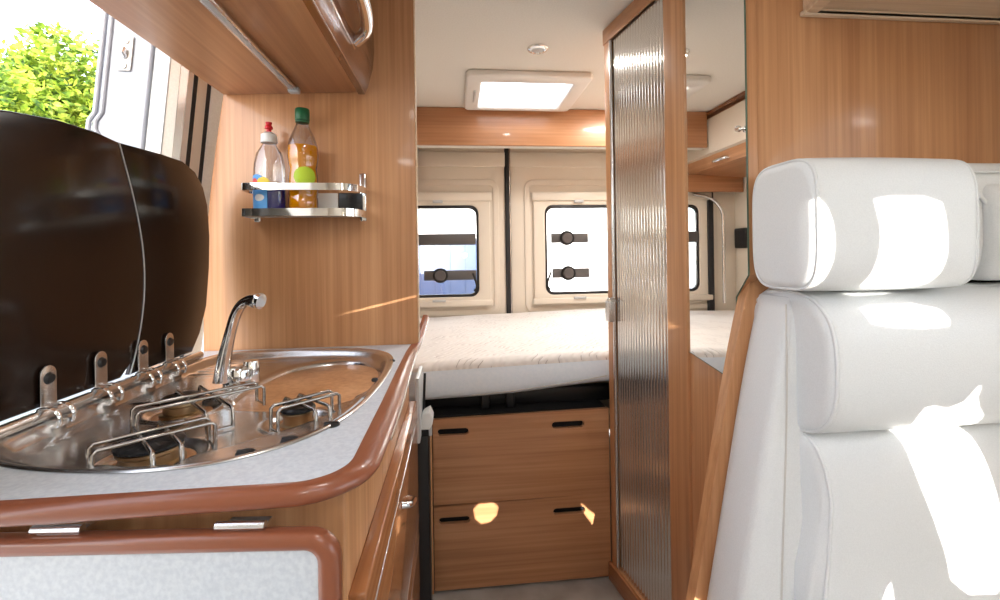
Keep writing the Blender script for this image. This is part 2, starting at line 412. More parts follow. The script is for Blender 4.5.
# striker plate with two screws on the jamb
sp = bmesh.new()
ux = Vector((1, 0, 0)); uz = Vector((.11, 0, 1)).normalized(); un = ux.cross(uz).normalized()
if un.y > 0: un = -un
pc = Vector((-.836, 1.249, 1.683))
sme = plate_me([rrect(-.017, .017, -.045, .045, .004)], .004, .001, lambda u, v, w: tuple(pc+ux*u+uz*v+un*w))
stp = link('striker_plate', sme, 'grey_plastic', jamb, 40)
for s in (-1, 1):
    bm = bmesh.new(); a_tube(bm, [pc+uz*.032*s+un*.003, pc+uz*.032*s+un*.008], .008, 12); link('screw', tome(bm), 'steel', stp, 40)
bm = bmesh.new(); a_tube(bm, [pc+un*.003-uz*.008, pc+un*.014, pc+un*.010+uz*.01], .008, 10); link('striker_pin', tome(bm), 'seam_silver', stp, 40)

# ------------------------------------------------------------------ kitchen
YP = 1.30
pan = thing('partition_panel', 'pale wood panel behind the sink, carrying the chrome rack', 'panel', (-.37, 1.315, 0))
pts = [(-.142, 0), (-.142, .885), (-.108, .905), (-.108, 1.938), (-.60, 1.938)] + [(-.60-.085*sin(k/8*pi/2), 1.75-.80*(k/8)) for k in range(9)] + [(-.69, 0)]
plate('board', 'wood', pan, [pts], .03, PY(YP), .002)
bx('edge_strip', 'wood_light', pan, -.108, -.105, YP+.002, YP+.029, .906, 1.936, .001)

cab = thing('kitchen_cabinet', 'kitchen cabinet with glossy brown drawer fronts under the sink worktop', 'cabinet', (-.38, .93, 0))
bx('carcass', 'wood', cab, -.70, -.135, .552, 1.295, .0, .874, .003)
bx('drawer_front', 'wood_front', cab, -.135, -.113, .56, 1.29, .415, .742, .003)
dr = [o for o in C.objects if o.name == 'drawer_front'][0]
bx('metal_inlay', 'seam_silver', dr, -.1145, -.1115, .56, 1.29, .690, .694, .0005)
bx('metal_inlay', 'seam_silver', dr, -.1145, -.1115, .56, 1.29, .415, .421, .0005)
hb = bmesh.new(); a_tube(hb, chaikin([(-.114, .91, .655), (-.096, .92, .65), (-.094, .96, .635), (-.096, 1.0, .62), (-.114, 1.01, .615)], 2), .006, 10)
link('handle', tome(hb), 'chrome', dr, 50)
dr2 = bx('drawer_front', 'wood_front', cab, -.135, -.113, .56, 1.29, .09, .408, .003)
bx('metal_inlay', 'seam_silver', dr2, -.1145, -.1115, .56, 1.29, .360, .364, .0005)

# worktop: laminate with a bull-nosed brown edging
SINK = [(-.642, .70), (-.625, .655), (-.557, .607), (-.466, .580), (-.359, .566), (-.270, .585), (-.20, .650), (-.165, .74), (-.150, .87), (-.146, 1.012), (-.160, 1.16), (-.236, 1.245), (-.437, 1.275), (-.578, 1.262), (-.64, 1.20)]
SINK = [(v.x, v.y) for v in chaikin([(a, b_, 0) for a, b_ in SINK], 3, True)]
wt = thing('worktop', 'pale grey kitchen worktop with rounded brown edging around the hob', 'worktop', (-.38, .9, .86))
def inset(poly, d):
    n = len(poly); out = []
    ar = sum(poly[i][0]*poly[(i+1) % n][1]-poly[(i+1) % n][0]*poly[i][1] for i in range(n)); s = 1 if ar > 0 else -1
    for i in range(n):
        p0, p1, p2 = Vector(poly[i-1]), Vector(poly[i]), Vector(poly[(i+1) % n])
        e1 = (p1-p0).normalized(); e2 = (p2-p1).normalized(); t = (e1+e2).normalized()
        nn = Vector((-t.y, t.x))*s; out.append(tuple(p1+nn*d))
    return out
hole = inset(SINK, .012)
lam = [(-.789, .510)] + [(-.185+.066*sin(a), .576-.066*cos(a)) for a in [pi/2*k/10 for k in range(11)]] + [(-.119, .80), (-.121, 1.0), (-.122, 1.295), (-.699, 1.295), (-.699, 1.10), (-.789, 1.04)]
plate('surface', 'laminate', wt, [lam, hole], .020, PZ(.881))
# edging follows the front and the side, tapering up past the panel
bm = bmesh.new()
path = [(-.79, .510)] + [(-.185+.066*sin(a), .576-.066*cos(a)) for a in [pi/2*k/14 for k in range(15)]] + [(-.119, y) for y in (.66, .8)] + [(-.121, 1.0), (-.121, 1.2), (-.117, 1.30), (-.108, 1.36), (-.100, 1.41), (-.094, 1.46)]
pw = [.55]*4 + [.55+.95*k/12 for k in range(12)] + [1.5, 1.45, 1.2, .9, .8, .7, .6, .5]
prof = [(-.010, .0405), (0, .0405), (.006, .039), (.012, .035), (.015, .030), (.015, .027), (.012, .022), (.005, .019), (-.010, .018)]
rings = []
for i, p in enumerate(path):
    a = Vector(path[max(i-1, 0)]); b_ = Vector(path[min(i+1, len(path)-1)]); t = (b_-a).normalized(); nn = Vector((t.y, -t.x))
    up = max(0, (p[1]-1.30))*.38 if p[1] > 1.30 else 0
    rings.append([bm.verts.new((p[0]+nn.x*u*(pw[i] if u > 0 else 1), p[1]+nn.y*u*(pw[i] if u > 0 else 1), .861+v+up)) for u, v in prof])
for a, b_ in zip(rings, rings[1:]):
    for k in range(len(prof)): bm.faces.new((a[k], a[(k+1) % len(prof)], b_[(k+1) % len(prof)], b_[k]))
bm.faces.new(rings[0]); bm.faces.new(rings[-1])
link('edging', tome(bm), 'edging', wt, 60)
bm = bmesh.new()
a_tube(bm, [(p[0]+.0155*pw[i+16], p[1], .888+max(0, p[1]-1.30)*.38) for i, p in enumerate(path[16:])], .0022, 6); link('edge_bead', tome(bm), 'seam_silver', wt, 50)

# folded-down flap with hinges
fl = thing('worktop_flap', 'folded-down grey table flap with brown rim hanging below the worktop', 'flap', (-.15, .490, 0))
outer = rrect(-.64, -.127, .10, .861, .032, 8); inner = rrect(-.618, -.149, .125, .842, .013, 6)
plate('rim', 'edging', fl, [outer, inner], .022, PY(.486), .007)
plate('panel', 'laminate', fl, [rrect(-.619, -.148, .124, .843, .013)], .014, PY(.491), .0)
for x in (-.425, -.232):
    bm = bmesh.new(); a_tube(bm, [(x-.026, .497, .8665), (x+.026, .497, .8665)], .0045, 12)
    a_box(bm, x-.022, x+.022, .497, .52, .8600, .8625)
    link('hinge', tome(bm), 'seam_silver', fl, 50)

fl.rotation_euler.z = -.09
# --- combined sink and hob
sk = thing('sink_hob_unit', 'stainless steel sink and three-burner hob set into the grey worktop', 'hob', (-.39, .9, .9))
from bisect import bisect
def sdf(poly, x, y):
    ins = False; best = 1e9; n = len(poly)
    for i in range(n):
        x1, y1 = poly[i]; x2, y2 = poly[(i+1) % n]
        if (y1 > y) != (y2 > y) and x < (x2-x1)*(y-y1)/(y2-y1)+x1: ins = not ins
        dx, dy = x2-x1, y2-y1; t = max(0, min(1, ((x-x1)*dx+(y-y1)*dy)/(dx*dx+dy*dy+1e-12)))
        d = hypot(x-x1-t*dx, y-y1-t*dy); best = min(best, d)
    return best if ins else -best
BOWL = [(-.420, .86), (-.435, .96), (-.425, 1.08), (-.40, 1.15), (-.33, 1.20), (-.25, 1.20), (-.19, 1.14), (-.170, 1.05), (-.168, .95), (-.20, .88), (-.26, .845), (-.34, .84)]
BOWL = [(v.x, v.y) for v in chaikin([(a, b_, 0) for a, b_ in BOWL], 2, True)]
LEDGE = [(-.32, .575), (-.27, .60), (-.215, .655), (-.178, .73), (-.158, .80), (-.172, .825), (-.197, .775), (-.240, .715), (-.285, .668), (-.345, .628), (-.36, .59)]
LEDGE = [(v.x, v.y) for v in chaikin([(a, b_, 0) for a, b_ in LEDGE], 2, True)]
def ss(a, b_, x): t = max(0, min(1, (x-a)/(b_-a))); return t*t*(3-2*t)
BUR = [(-.415, .655, .040), (-.490, .860, .034), (-.262, .775, .027)]
def hz(x, y, d):
    z = .9035 - .018*ss(.008, .030, d)
    z -= .006*(ss(.03, .05, d)) if y < .9 else 0
    for bx_, by_, br in BUR:
        q = hypot(x-bx_, y-by_)
        z += .0035*ss(br+.034, br+.026, q)*ss(br+.010, br+.02, q) - .006*ss(br+.026, br+.016, q)
    dl = sdf(LEDGE, x, y)
    if dl > -.012: z = z*(1-ss(-.005, .002, dl)) + (.8955)*ss(-.005, .002, dl)
    db = sdf(BOWL, x, y)
    if db > -.01: z -= .004*ss(-.01, 0, db) + .125*ss(0, .045, db)
    # draining ribs on the shelf behind the bowl
    if x < -.45 and y > 1.06: z += .002*max(0, sin((y-1.06)*2*pi/.03))*ss(0, .02, y-1.06)*ss(0, .03, -.45-x)*ss(0, .02, x+.62)
    return z
bm = bmesh.new(); G = .004
xs = [-.648+G*i for i in range(int(.508/G)+1)]; ys = [.560+G*i for i in range(int(.73/G)+1)]
vd = {}
for i, x in enumerate(xs):
    for j, y in enumerate(ys):
        d = sdf(SINK, x, y)
        if d > -.002: vd[i, j] = bm.verts.new((x, y, hz(x, y, max(d, 0))))
for (i, j) in list(vd):
    if (i+1, j) in vd and (i, j+1) in vd and (i+1, j+1) in vd:
        bm.faces.new((vd[i, j], vd[i+1, j], vd[i+1, j+1], vd[i, j+1]))
for v in [v for v in bm.verts if not v.link_faces]: bm.verts.remove(v)
me = tome(bm)
link('tray', me, 'steel', sk, 180)
bm = bmesh.new(); a_tube(bm, [(x, y, .9025) for x, y in SINK], .0045, 8, closed=True, flat=.6); link('rim', tome(bm), 'steel', sk, 60)
lathe('drain', 'chrome', sk, (-.30, 1.03, .771), [(.0, .004), (.012, .004), (.014, .002), (.03, .005), (.034, .003), (.036, -.001)], 28)
for x, y, r in BUR:
    z = .874
    o = lathe('burner', 'brass', sk, (x, y, z), [(r*1.02, 0), (r*1.02, .004), (r*.86, .006), (r*.86, .017), (r*.95, .020), (r*.95, .024), (.0, .026)], 32)
    bm = bmesh.new()
    n = 36
    ring0 = []; 
    a_lathe(bm, (x, y, z), [(r*.90, .0245), (r*1.0, .026), (r*1.0, .0295), (r*.86, .0325), (.0, .0330)], 72)
    for v in bm.verts:
        a = atan2(v.co.y-y, v.co.x-x); q = hypot(v.co.y-y, v.co.x-x)
        if q > r*.88: f = 1-.04*(.5+.5*cos(a*18)); v.co.x = x+(v.co.x-x)*f; v.co.y = y+(v.co.y-y)*f
    link('burner_cap', tome(bm), 'black', o, 30)
# pan supports: crossed pairs of bent rods
def support(cx, cy, ang, L, w, zt=.913, zb=.880):
    bm = bmesh.new()
    for k in range(2):
        a = ang+k*pi/2; u = Vector((cos(a), sin(a), 0)); v = Vector((-sin(a), cos(a), 0)); dz = .0042*k
        for s in (-1, 1):
            c = Vector((cx, cy, 0))+v*w*s
            p = [c-u*L+Vector((0, 0, zb)), c-u*L+Vector((0, 0, zt+dz-.004)), c-u*(L-.005)+Vector((0, 0, zt+dz)), c+u*(L-.005)+Vector((0, 0, zt+dz)), c+u*L+Vector((0, 0, zt+dz-.004)), c+u*L+Vector((0, 0, zb))]
            a_tube(bm, p, .0029, 8)
        for e in (-1, 1): # foot link between the pair
            a_tube(bm, [Vector((cx, cy, zb+.002))+u*L*e-v*w, Vector((cx, cy, zb+.002))+u*L*e+v*w], .0022, 6)
    link('pan_support', tome(bm), 'steel_rod', sk, 60)
support(-.405, .650, radians(-48), .066, .015); support(-.432, .815, radians(-48), .092, .018, zb=.882); support(-.247, .770, radians(-45), .052, .012, zb=.880)
for x, y in ((-.186, .690), (-.228, .640), (-.270, .605)):
    k = lathe('knob', 'black', sk, (x, y, .895), [(.0150, 0), (.0150, .002), (.0125, .004), (.0115, .008), (.008, .010), (.0, .0105)], 28)
    bx('knob_grip', 'black', k, x-.0105, x+.0105, y-.002, y+.002, .899, .9065, .001)
for x, y in ((-.165, .93), (-.152, 1.09)):
    lathe('stop_button', 'black_rubber', sk, (x, y, .899), [(.006, 0), (.007, .003), (.005, .006), (0, .006)], 16)
# hinge rail
bm = bmesh.new(); a_tube(bm, [(-.636, .60, .913), (-.636, 1.19, .913)], .0095, 16); link('hinge_rail', tome(bm), 'steel', sk, 50)

# glass lids standing upright against the doorway
def lid(name, label, outline, x0):
    o = thing('glass_lid', label, 'lid', (x0, outline[0][0], .93)); 
    th = .012
    plate('glass', 'lid_glass', o, [outline], th, lambda u, v, w: (x0-w+.02*(v-.92)*-0+.0, u, v), .003)
    return o
def seam(z):  # joint between the two lids bows towards the sink
    t = (z-.925)/(1.378-.925); return .955-.020*t+.055*sin(pi*min(1, max(0, t))**.9)
zs = [.925+(1.378-.925)*k/16 for k in range(17)]
L1 = [(.30, .925), (.93, .925)] + [(seam(z)-.001, z) for z in zs[1:]] + [(.88, 1.383), (.80, 1.381), (.72, 1.370), (.60, 1.345), (.45, 1.29), (.36, 1.22), (.31, 1.12)]
L2 = [(seam(z)+.001, z) for z in zs[::-1]] + [(1.02, .925), (1.165, .925)] + [(1.20, .965), (1.232, 1.03), (1.248, 1.13), (1.252, 1.21), (1.245, 1.29), (1.225, 1.335), (1.19, 1.368), (1.14, 1.384), (1.06, 1.384)]
lA = lid('glass_lid', 'large dark brown glass hob lid standing upright beside the doorway', L1[::-1], -.640)
lB = lid('glass_lid', 'smaller dark glass sink lid standing upright next to the wood panel', L2, -.640)
# polished edge of the lid joint
bm = bmesh.new(); a_tube(bm, [(-.6398, seam(z)-.001, z) for z in zs], .0012, 8); link('polished_edge', tome(bm), 'grey_plastic', lA, 50)
def hinge(parent, y):
    me_ = plate_me([[(y-.014, .918), (y+.014, .918)]+[(y+.014*cos(a), .974+.014*sin(a)) for a in [pi*k/10 for k in range(11)]]], .003, .0008, lambda u, v, w: (-.637+w, u, v))
    h = link('hinge', me_, 'steel', parent, 40)
    lathe('screw', 'black', h, (-.634, y, .968), [(.0, .005), (.007, .004), (.0095, 0)], 20, axis='X')
    for s in (-1, 1):
        bm = bmesh.new(); pts = [Vector((-.628+.020*cos(a), y+.013*s, .906+.020*sin(a))) for a in [radians(150-k*15) for k in range(13)]]
        a_tube(bm, pts, .0042, 8, flat=.55); link('hinge_clip', tome(bm), 'chrome', h, 50)
    bx('hinge_foot', 'steel', h, -.634, -.612, y-.014, y+.014, .893, .905, .002)
for p, y in ((lA, .77), (lA, .875), (lB, .985), (lB, 1.07)): hinge(p, y)

# tap
tp = thing('tap', 'chrome single-lever kitchen tap leaning over the steel sink', 'tap', (-.462, 1.01, .885))
lathe('base', 'chrome', tp, (-.462, 1.01, .885), [(.030, 0), (.030, .005), (.026, .008), (.0255, .030), (.021, .037), (.013, .040), (0, .040)], 32)
pth = chaikin([(-.486, .988, .895), (-.482, .99, .94), (-.468, .99, 1.0), (-.452, .985, 1.045), (-.428, .975, 1.066), (-.400, .965, 1.064)], 3)
n = len(pth); rr = [.020-.007*ss(0, .45, i/n)+.006*ss(.72, .9, i/n) for i in range(n)]
bm = bmesh.new(); a_tube(bm, pth, rr, 18, flat=.8); link('spout', tome(bm), 'chrome', tp, 50)
bm = bmesh.new(); a_tube(bm, [pth[-1]+Vector((-.003, 0, .0)), pth[-1]+Vector((.005, -.002, -.002))], .0155, 20); link('aerator', tome(bm), 'chrome', tp, 50)
lathe('lever_cap', 'chrome', tp, (-.440, 1.018, .885), [(.016, .0), (.016, .040), (.014, .046), (.0, .048)], 24)

# chrome rack with two bottles
rk = thing('bottle_rack', 'chrome wall rack with two rails fixed to the wood panel', 'rack', (-.41, 1.25, 1.27))
def railpts(z, e=0): return chaikin([(-.545, 1.292, z), (-.545, 1.235, z), (-.540, 1.205, z), (-.52, 1.20, z), (-.33, 1.20, z), (-.28, 1.205, z), (-.252, 1.235, z), (-.245, 1.292, z)], 2)
def band(name, z0, z1, mat):
    bm = bmesh.new(); p = railpts(0); prev = None
    for i, q in enumerate(p):
        a = p[max(i-1, 0)]; c = p[min(i+1, len(p)-1)]; t = (c-a).normalized(); nn = Vector((t.y, -t.x, 0))*.002
        cur = [bm.verts.new((q.x+s*nn.x, q.y+s*nn.y, z)) for s, z in ((-1, z0), (1, z0), (1, z1), (-1, z1))]
        if prev:
            for k in range(4): bm.faces.new((prev[k], prev[(k+1) % 4], cur[(k+1) % 4], cur[k]))
        else: bm.faces.new(cur)
        prev = cur
    bm.faces.new(prev); return link(name, tome(bm), mat, rk, 50)
band('rail', 1.325, 1.343, 'chrome'); band('rail', 1.258, 1.278, 'chrome')
rp = [(v.x, v.y) for v in railpts(0)]
plate('base', 'grey_plastic', rk, [rp], .004, PZ(1.262))
for x in (-.537, -.254): bx('bracket', 'chrome', rk, x-.009, x+.009, 1.290, 1.299, 1.25, 1.385 if x > -.4 else 1.35, .003)
bx('end_cheek', 'black', rk, -.318, -.255, 1.283, 1.289, 1.278, 1.328, .001)
bx('end_cheek', 'white_plastic', rk, -.385, -.320, 1.283, 1.289, 1.278, 1.328, .001)
# washing-up liquid
sx, sy = -.487, 1.250
db = thing('washing_up_bottle', 'clear squeezy washing-up bottle with red and white cap, part-full of blue liquid', 'bottle', (sx, sy, 1.266))
bp_ = [(.0, 0), (.034, 0), (.037, .006), (.037, .09), (.0375, .115), (.036, .14), (.030, .17), (.020, .188), (.0155, .196), (.0155, .205)]
bp_ = [(r*1.08, h*.955) for r, h in bp_]
lathe('bottle', 'bottle_clear', db, (sx, sy, 1.266), bp_, 32, 1, .62)
lathe('liquid', 'soap', db, (sx, sy, 1.267), [(.0, .001), (.035, .001), (.0385, .006), (.0385, .078), (0, .078)], 32, 1, .60)
lathe('cap', 'white_plastic', db, (sx, sy, 1.266), [(.020, .190), (.0205, .194), (.0195, .212), (.011, .218), (0, .218)], 28)
lathe('nozzle', 'red_plastic', db, (sx, sy, 1.266), [(.006, .218), (.006, .226), (.010, .228), (.010, .233), (.0065, .238), (.0085, .245), (0, .246)], 24)
def curved_label(name, mat, parent, cx, cy, z0, z1, r, a0, a1, sy_, shape=None):
    bm = bmesh.new(); N = 14; g = []
    for i in range(N+1):
        a = radians(a0+(a1-a0)*i/N); row = []
        for j in range(7):
            z = z0+(z1-z0)*j/6; 
            if shape: z = shape(i/N, j/6, z0, z1)
            row.append(bm.verts.new((cx+r*cos(a), cy+r*sy_*sin(a), z)))
        g.append(row)
    for i in range(N):
        for j in range(6): bm.faces.new((g[i][j], g[i+1][j], g[i+1][j+1], g[i][j+1]))
    return link(name, tome(bm), mat, parent, 60)
oval = lambda c: (lambda u, v, z0, z1: (z0+z1)/2+(z1-z0)*(v-.5)*max(.05, sqrt(max(0, 1-(2*u-1)**2))))
lb = curved_label('label', 'label_blue', db, sx, sy, 1.280, 1.352, .0412, 190, 275, .64)
curved_label('label_mark', 'label_yellow', lb, sx, sy, 1.330, 1.362, .0418, 235, 285, .64, oval(0))
curved_label('label_mark', 'label_red', lb, sx, sy, 1.335, 1.360, .0420, 205, 240, .64, oval(0))
curved_label('label_mark', 'label_blue', lb, sx, sy, 1.345, 1.370, .0415, 200, 262, .64, oval(0))
curved_label('label_mark', 'white_plastic', lb, sx, sy, 1.300, 1.318, .0421, 225, 265, .64, oval(0))
# cooking oil
ox, oy = -.401, 1.250
ob = thing('oil_bottle', 'tall clear bottle of golden oil with dark green cap in the rack', 'bottle', (ox, oy, 1.266))
op = [(0, 0), (.030, 0), (.034, .006), (.034, .045), (.0325, .05), (.034, .055), (.034, .10), (.031, .125), (.034, .145), (.036, .165), (.0345, .19), (.028, .215), (.018, .24), (.0135, .252), (.0135, .268)]
op = [(r*1.08, h*.96) for r, h in op]
lathe('bottle', 'bottle_clear', ob, (ox, oy, 1.266), op, 32)
lathe('liquid', 'oil', ob, (ox, oy, 1.2675), [(0, .001), (.031, .001), (.0350, .006), (.0350, .043), (.0335, .048), (.0350, .053), (.0350, .096), (.0320, .120), (.0350, .139), (.0372, .158), (.0360, .180), (0, .180)], 32)
lathe('cap', 'green_plastic', ob, (ox, oy, 1.266), [(.0175, .250), (.0185, .252), (.0185, .279), (.017, .282), (0, .282)], 28)
lathe('collar', 'green_plastic', ob, (ox, oy, 1.266), [(.0155, .244), (.0175, .245), (.0175, .248), (.0155, .249)], 24)
curved_label('label', 'label_green', ob, ox, oy, 1.338, 1.388, .0378, 250, 340, 1, oval(0))

# overhead locker above the sink
lo = thing('overhead_locker', 'wooden overhead locker with chrome handle above the sink', 'locker', (-.43, .66, 1.60))
bmz = bmesh.new()
plate('carcass', 'wood_y', lo, [[(-.62, 1.598), (-.262, 1.612), (-.262, 1.936), (-.62, 1.936)]], 1.07, lambda u, v, w: (u, .225+w, v), .001)
fr = [(-.262, 1.606), (-.246, 1.606), (-.235, 1.63), (-.222, 1.68), (-.217, 1.73), (-.220, 1.80), (-.232, 1.87), (-.246, 1.932), (-.262, 1.932)]
ft = plate('door', 'wood_dark', lo, [fr], 1.07, lambda u, v, w: (u, .225+w, v), .0015)
bx('edge_band', 'seam_silver', ft, -.2455, -.2435, .225, 1.294, 1.607, 1.6095, .0004)
# chrome bow handle with two feet
hp = chaikin([(-.225, .80, 1.672), (-.196, .82, 1.680), (-.186, .88, 1.690), (-.184, .98, 1.692), (-.190, 1.05, 1.684), (-.200, 1.08, 1.674), (-.228, 1.095, 1.660)], 3)
bm = bmesh.new(); a_tube(bm, hp, .014, 14, flat=.9); h = link('handle', tome(bm), 'chrome', ft, 50)
plate('handle_plate', 'chrome', h, [rrect(.80, 1.11, 1.645, 1.690, .010)], .004, lambda u, v, w: (-.236+.22*(v-1.64)+w, u, v), .001)
bm = bmesh.new(); a_box(bm, -.432, -.408, .30, 1.235, 1.594, 1.604, .002); ls = link('light_strip', tome(bm), 'seam_silver', lo, 50)
bx('strip_lens', 'grey_plastic', ls, -.426, -.414, .31, 1.225, 1.5925, 1.595, .0008)
bx('strip_switch', 'grey_plastic', ls, -.434, -.406, 1.236, 1.258, 1.589, 1.604, .004)

# black screen cassette with grey latch between the kitchen and bed drawers
sc = thing('screen_cassette', 'black upright cassette with grey latch between kitchen and bed drawers', 'screen', (-.115, 1.42, 0))
bx('housing', 'black', sc, -.172, -.088, 1.40, 1.46, .0, .60, .006)
plate('side_panel', 'grey_plastic', sc, [[(1.34, .60), (1.42, .60), (1.50, .76), (1.49, .79), (1.34, .79)]], .012, PX(-.122), .003)
bx('latch', 'black', sc, -.135, -.082, 1.395, 1.45, .60, .622, .004)
plate('latch_cap', 'white_plastic', sc, [[(-.120, .620), (-.086, .620), (-.076, .635), (-.074, .655), (-.084, .678), (-.104, .668), (-.116, .648)]], .06, PY(1.385), .006)
bx('pull', 'grey_plastic', sc, -.088, -.078, 1.39, 1.40, .60, .66, .002)
tube('guide_rod', 'black', sc, [(-.108, 1.44, .62), (-.100, 1.44, .78)], .004, 8)

# ------------------------------------------------------------------ bed end
bb_ = thing('drawer_unit', 'wooden bed base with two wide drawer fronts under the mattress', 'bed base', (.22, 2.1, 0))
bx('carcass', 'gap_shade', bb_, -.60, .53, 1.565, 2.75, 0, .60, .0)
def slot(x0, x1, z): r = .0115; return rrect(x0, x1, z-r, z+r, r-.0005, 6)
dz = lambda x: (x+.08)*.018
def dfront(z0, z1, hz_):
    f = plate('drawer_front', 'wood_x', bb_, [[(-.085, z0), (.533, z0), (.533, z1+.010), (-.085, z1)], slot(-.068, .037, hz_), slot(.328, .442, hz_+.004)], .018, PY(1.545), .0015)
    return f
dfront(.302, .592, .548); dfront(.010, .294, .246)
bx('side_board', 'wood', bb_, -.100, -.088, 1.545, 1.70, 0, .60, .002)
bf = thing('slatted_frame', 'black metal bed frame carrying the mattress', 'bed frame', (.25, 2.1, .60))
for y in (1.66, 2.1, 2.6): bx('cross_bar', 'black', bf, -.60, 1.20, y-.02, y+.02, .602, .655, .003)
for x in (.10, .19): bx('side_bar', 'black', bf, x-.015, x+.015, 1.60, 2.72, .603, .662, .003)
mt = thing('mattress', 'white quilted mattress on the bed across the rear', 'mattress', (.3, 2.15, .67))
bm = bmesh.new(); NX, NY = 72, 52
X0, X1, Y0, Y1 = -.61, 1.22, 1.56, 2.765
def mz(x, y):
    tlt = .782+.026*(x+.1)
    n_ = noise.noise(Vector((x*4, y*4, 3)))*.004
    e = min(x-X0, X1-x, y-Y0, Y1-y); r = .03
    if e < r: n_ -= r-sqrt(max(0, r*r-(r-e)**2))
    return tlt+n_
g = [[bm.verts.new((X0+(X1-X0)*(.5-.5*cos(pi*i/NX)) if 0 else X0+(X1-X0)*ease, Y0+(Y1-Y0)*e2, 0)) for j in range(NY+1) for e2 in [(.5-.5*cos(pi*j/NY))]] for i in range(NX+1) for ease in [(.5-.5*cos(pi*i/NX))]]
for row in g:
    for v in row: v.co.z = mz(v.co.x, v.co.y)
for i in range(NX):
    for j in range(NY): bm.faces.new((g[i][j], g[i+1][j], g[i+1][j+1], g[i][j+1]))
link('quilted_top', tome(bm), 'ticking', mt, 60)
bm = bmesh.new()
def loop(ins, dzf):
    L = []
    for i in range(NX): L.append(g_co[i][0])
    return L
per = [(X0+(X1-X0)*k/60, Y0) for k in range(61)]+[(X1, Y0+(Y1-Y0)*k/30) for k in range(1, 31)]+[(X1-(X1-X0)*k/60, Y1) for k in range(1, 61)]+[(X0, Y1-(Y1-Y0)*k/30) for k in range(1, 30)]
rows = []
for lev in range(7):
    t = lev/6.; row = []
    for x, y in per:
        top = .782+.026*(x+.1)-.028; bot = .652+.060*(x+.1) if x < .5 else .688+.003*(x-.5)
        bot = min(bot, .70)-.004*sin(x*9)
        z = top+(bot-top)*t; bl = .008*sin(pi*t)-(.01 if t == 1 else 0)
        cx, cy = (X0+X1)/2, (Y0+Y1)/2
        row.append(bm.verts.new((x+(bl if x == X1 else -bl if x == X0 else 0), y+(bl if y == Y1 else -bl if y == Y0 else 0), z)))
    rows.append(row)
for a, b_ in zip(rows, rows[1:]):
    for k in range(len(per)): bm.faces.new((a[k], a[(k+1) % len(per)], b_[(k+1) % len(per)], b_[k]))
bm.faces.new(rows[-1])
link('side_border', tome(bm), 'ticking_side', mt, 60)
tube('seam', 'seam_white', mt, [(.05+.08*k, 1.551, .668+.0045*k+.0006*k*k) for k in range(7)], .0015, 6)

# pelmet above the bed, hatch and spot
pe = thing('pelmet', 'wooden pelmet board across the ceiling above the bed', 'pelmet', (.3, 2.41, 1.74))
plate('board', 'wood_x', pe, [[(-.20, 1.738), (1.20, 1.738), (1.20, 1.938), (-.20, 1.938)]], .022, PY(2.40), .004)
bx('lower_lip', 'ceiling_cream', pe, -.20, 1.20, 2.422, 2.47, 1.738, 1.752, .003)
ht = thing('roof_hatch', 'white framed roof hatch glowing with daylight in the rear ceiling', 'hatch', (.34, 2.15, 1.94))
plate('frame', 'white_plastic', ht, [rrect(.06, .615, 1.905, 2.37, .03), rrect(.130, .545, 1.985, 2.335, .015)], .030, PZ(1.912), .010)
bm = bmesh.new()
lp = rrect(.130, .545, 1.985, 2.335, .015); lo2 = rrect(.118, .558, 1.972, 2.345, .015)
a = [bm.verts.new((x, y, 1.925)) for x, y in lp]; b2 = [bm.verts.new((x, y, 1.988)) for x, y in lo2]
for k in range(len(a)): bm.faces.new((a[k], a[(k+1) % len(a)], b2[(k+1) % len(a)], b2[k]))
link('shaft', tome(bm), 'white_plastic', ht)
plate('dome', 'acrylic', ht, [rrect(.09, .586, 1.945, 2.372, .03)], .008, PZ(1.9895))
tube('handle', 'grey_plastic', ht, chaikin([(.29, 2.02, 1.97), (.32, 2.0, 1.95), (.37, 2.0, 1.95), (.40, 2.02, 1.97)], 2), .006, 8)
bx('blind_catch', 'grey_plastic', ht, .098, .110, 2.08, 2.22, 1.903, 1.914, .003)
h2 = thing('roof_hatch', 'roof hatch added over the cab for fill daylight, behind the viewer', 'hatch', (.3, -.45, 1.94))  # unseen hatch, added to let fill daylight into the front
plate('frame', 'white_plastic', h2, [rrect(-.04, .64, -.79, -.11, .04), rrect(.02, .58, -.73, -.17, .03)], .03, PZ(1.912), .008)
plate('dome', 'acrylic', h2, [rrect(-.03, .63, -.78, -.12, .03)], .008, PZ(1.9895))
spt = thing('ceiling_spotlight', 'small round chrome spotlight in the cream ceiling', 'light', (.327, 1.70, 1.94))
lathe('bezel', 'chrome', spt, (.327, 1.70, 1.94), [(.040, 0), (.040, -.004), (.034, -.010), (.026, -.011), (.024, -.006)], 32)
lathe('lens', 'grey_plastic', spt, (.327, 1.70, 1.94), [(.0255, -.004), (.020, -.008), (0, -.009)], 28)

# ------------------------------------------------------------------ wardrobe with tambour door
A = Vector((.535, 1.545)); B = Vector((.606, 1.136)); W = (B-A); Wl = W.length; wd = W/Wl; wn = Vector((wd.y, -wd.x))
if wn.x > 0: wn = -wn     # towards the aisle
def PW(off=0.): return lambda u, v, w: (A.x+wd.x*u+wn.x*(off-w), A.y+wd.y*u+wn.y*(off-w), v)
wa = thing('wardrobe', 'tall wooden wardrobe with ribbed silver tambour door', 'wardrobe', (.8, 1.35, 0))
def on_wall(px_s): return px_s
gs0, gs1 = .045, .335
plate('door_surround', 'wood', wa, [[(0, 0), (Wl+.003, 0), (Wl+.003, 1.937), (0, 1.937)], [(gs0-.012, .06), (gs1, .06), (gs1, 1.885), (gs0-.012, 1.885)]], .020, PW(0), .002)
bx('back_side', 'wood', wa, .56, 1.26, 1.50, 1.545, 0, 1.937, .002)
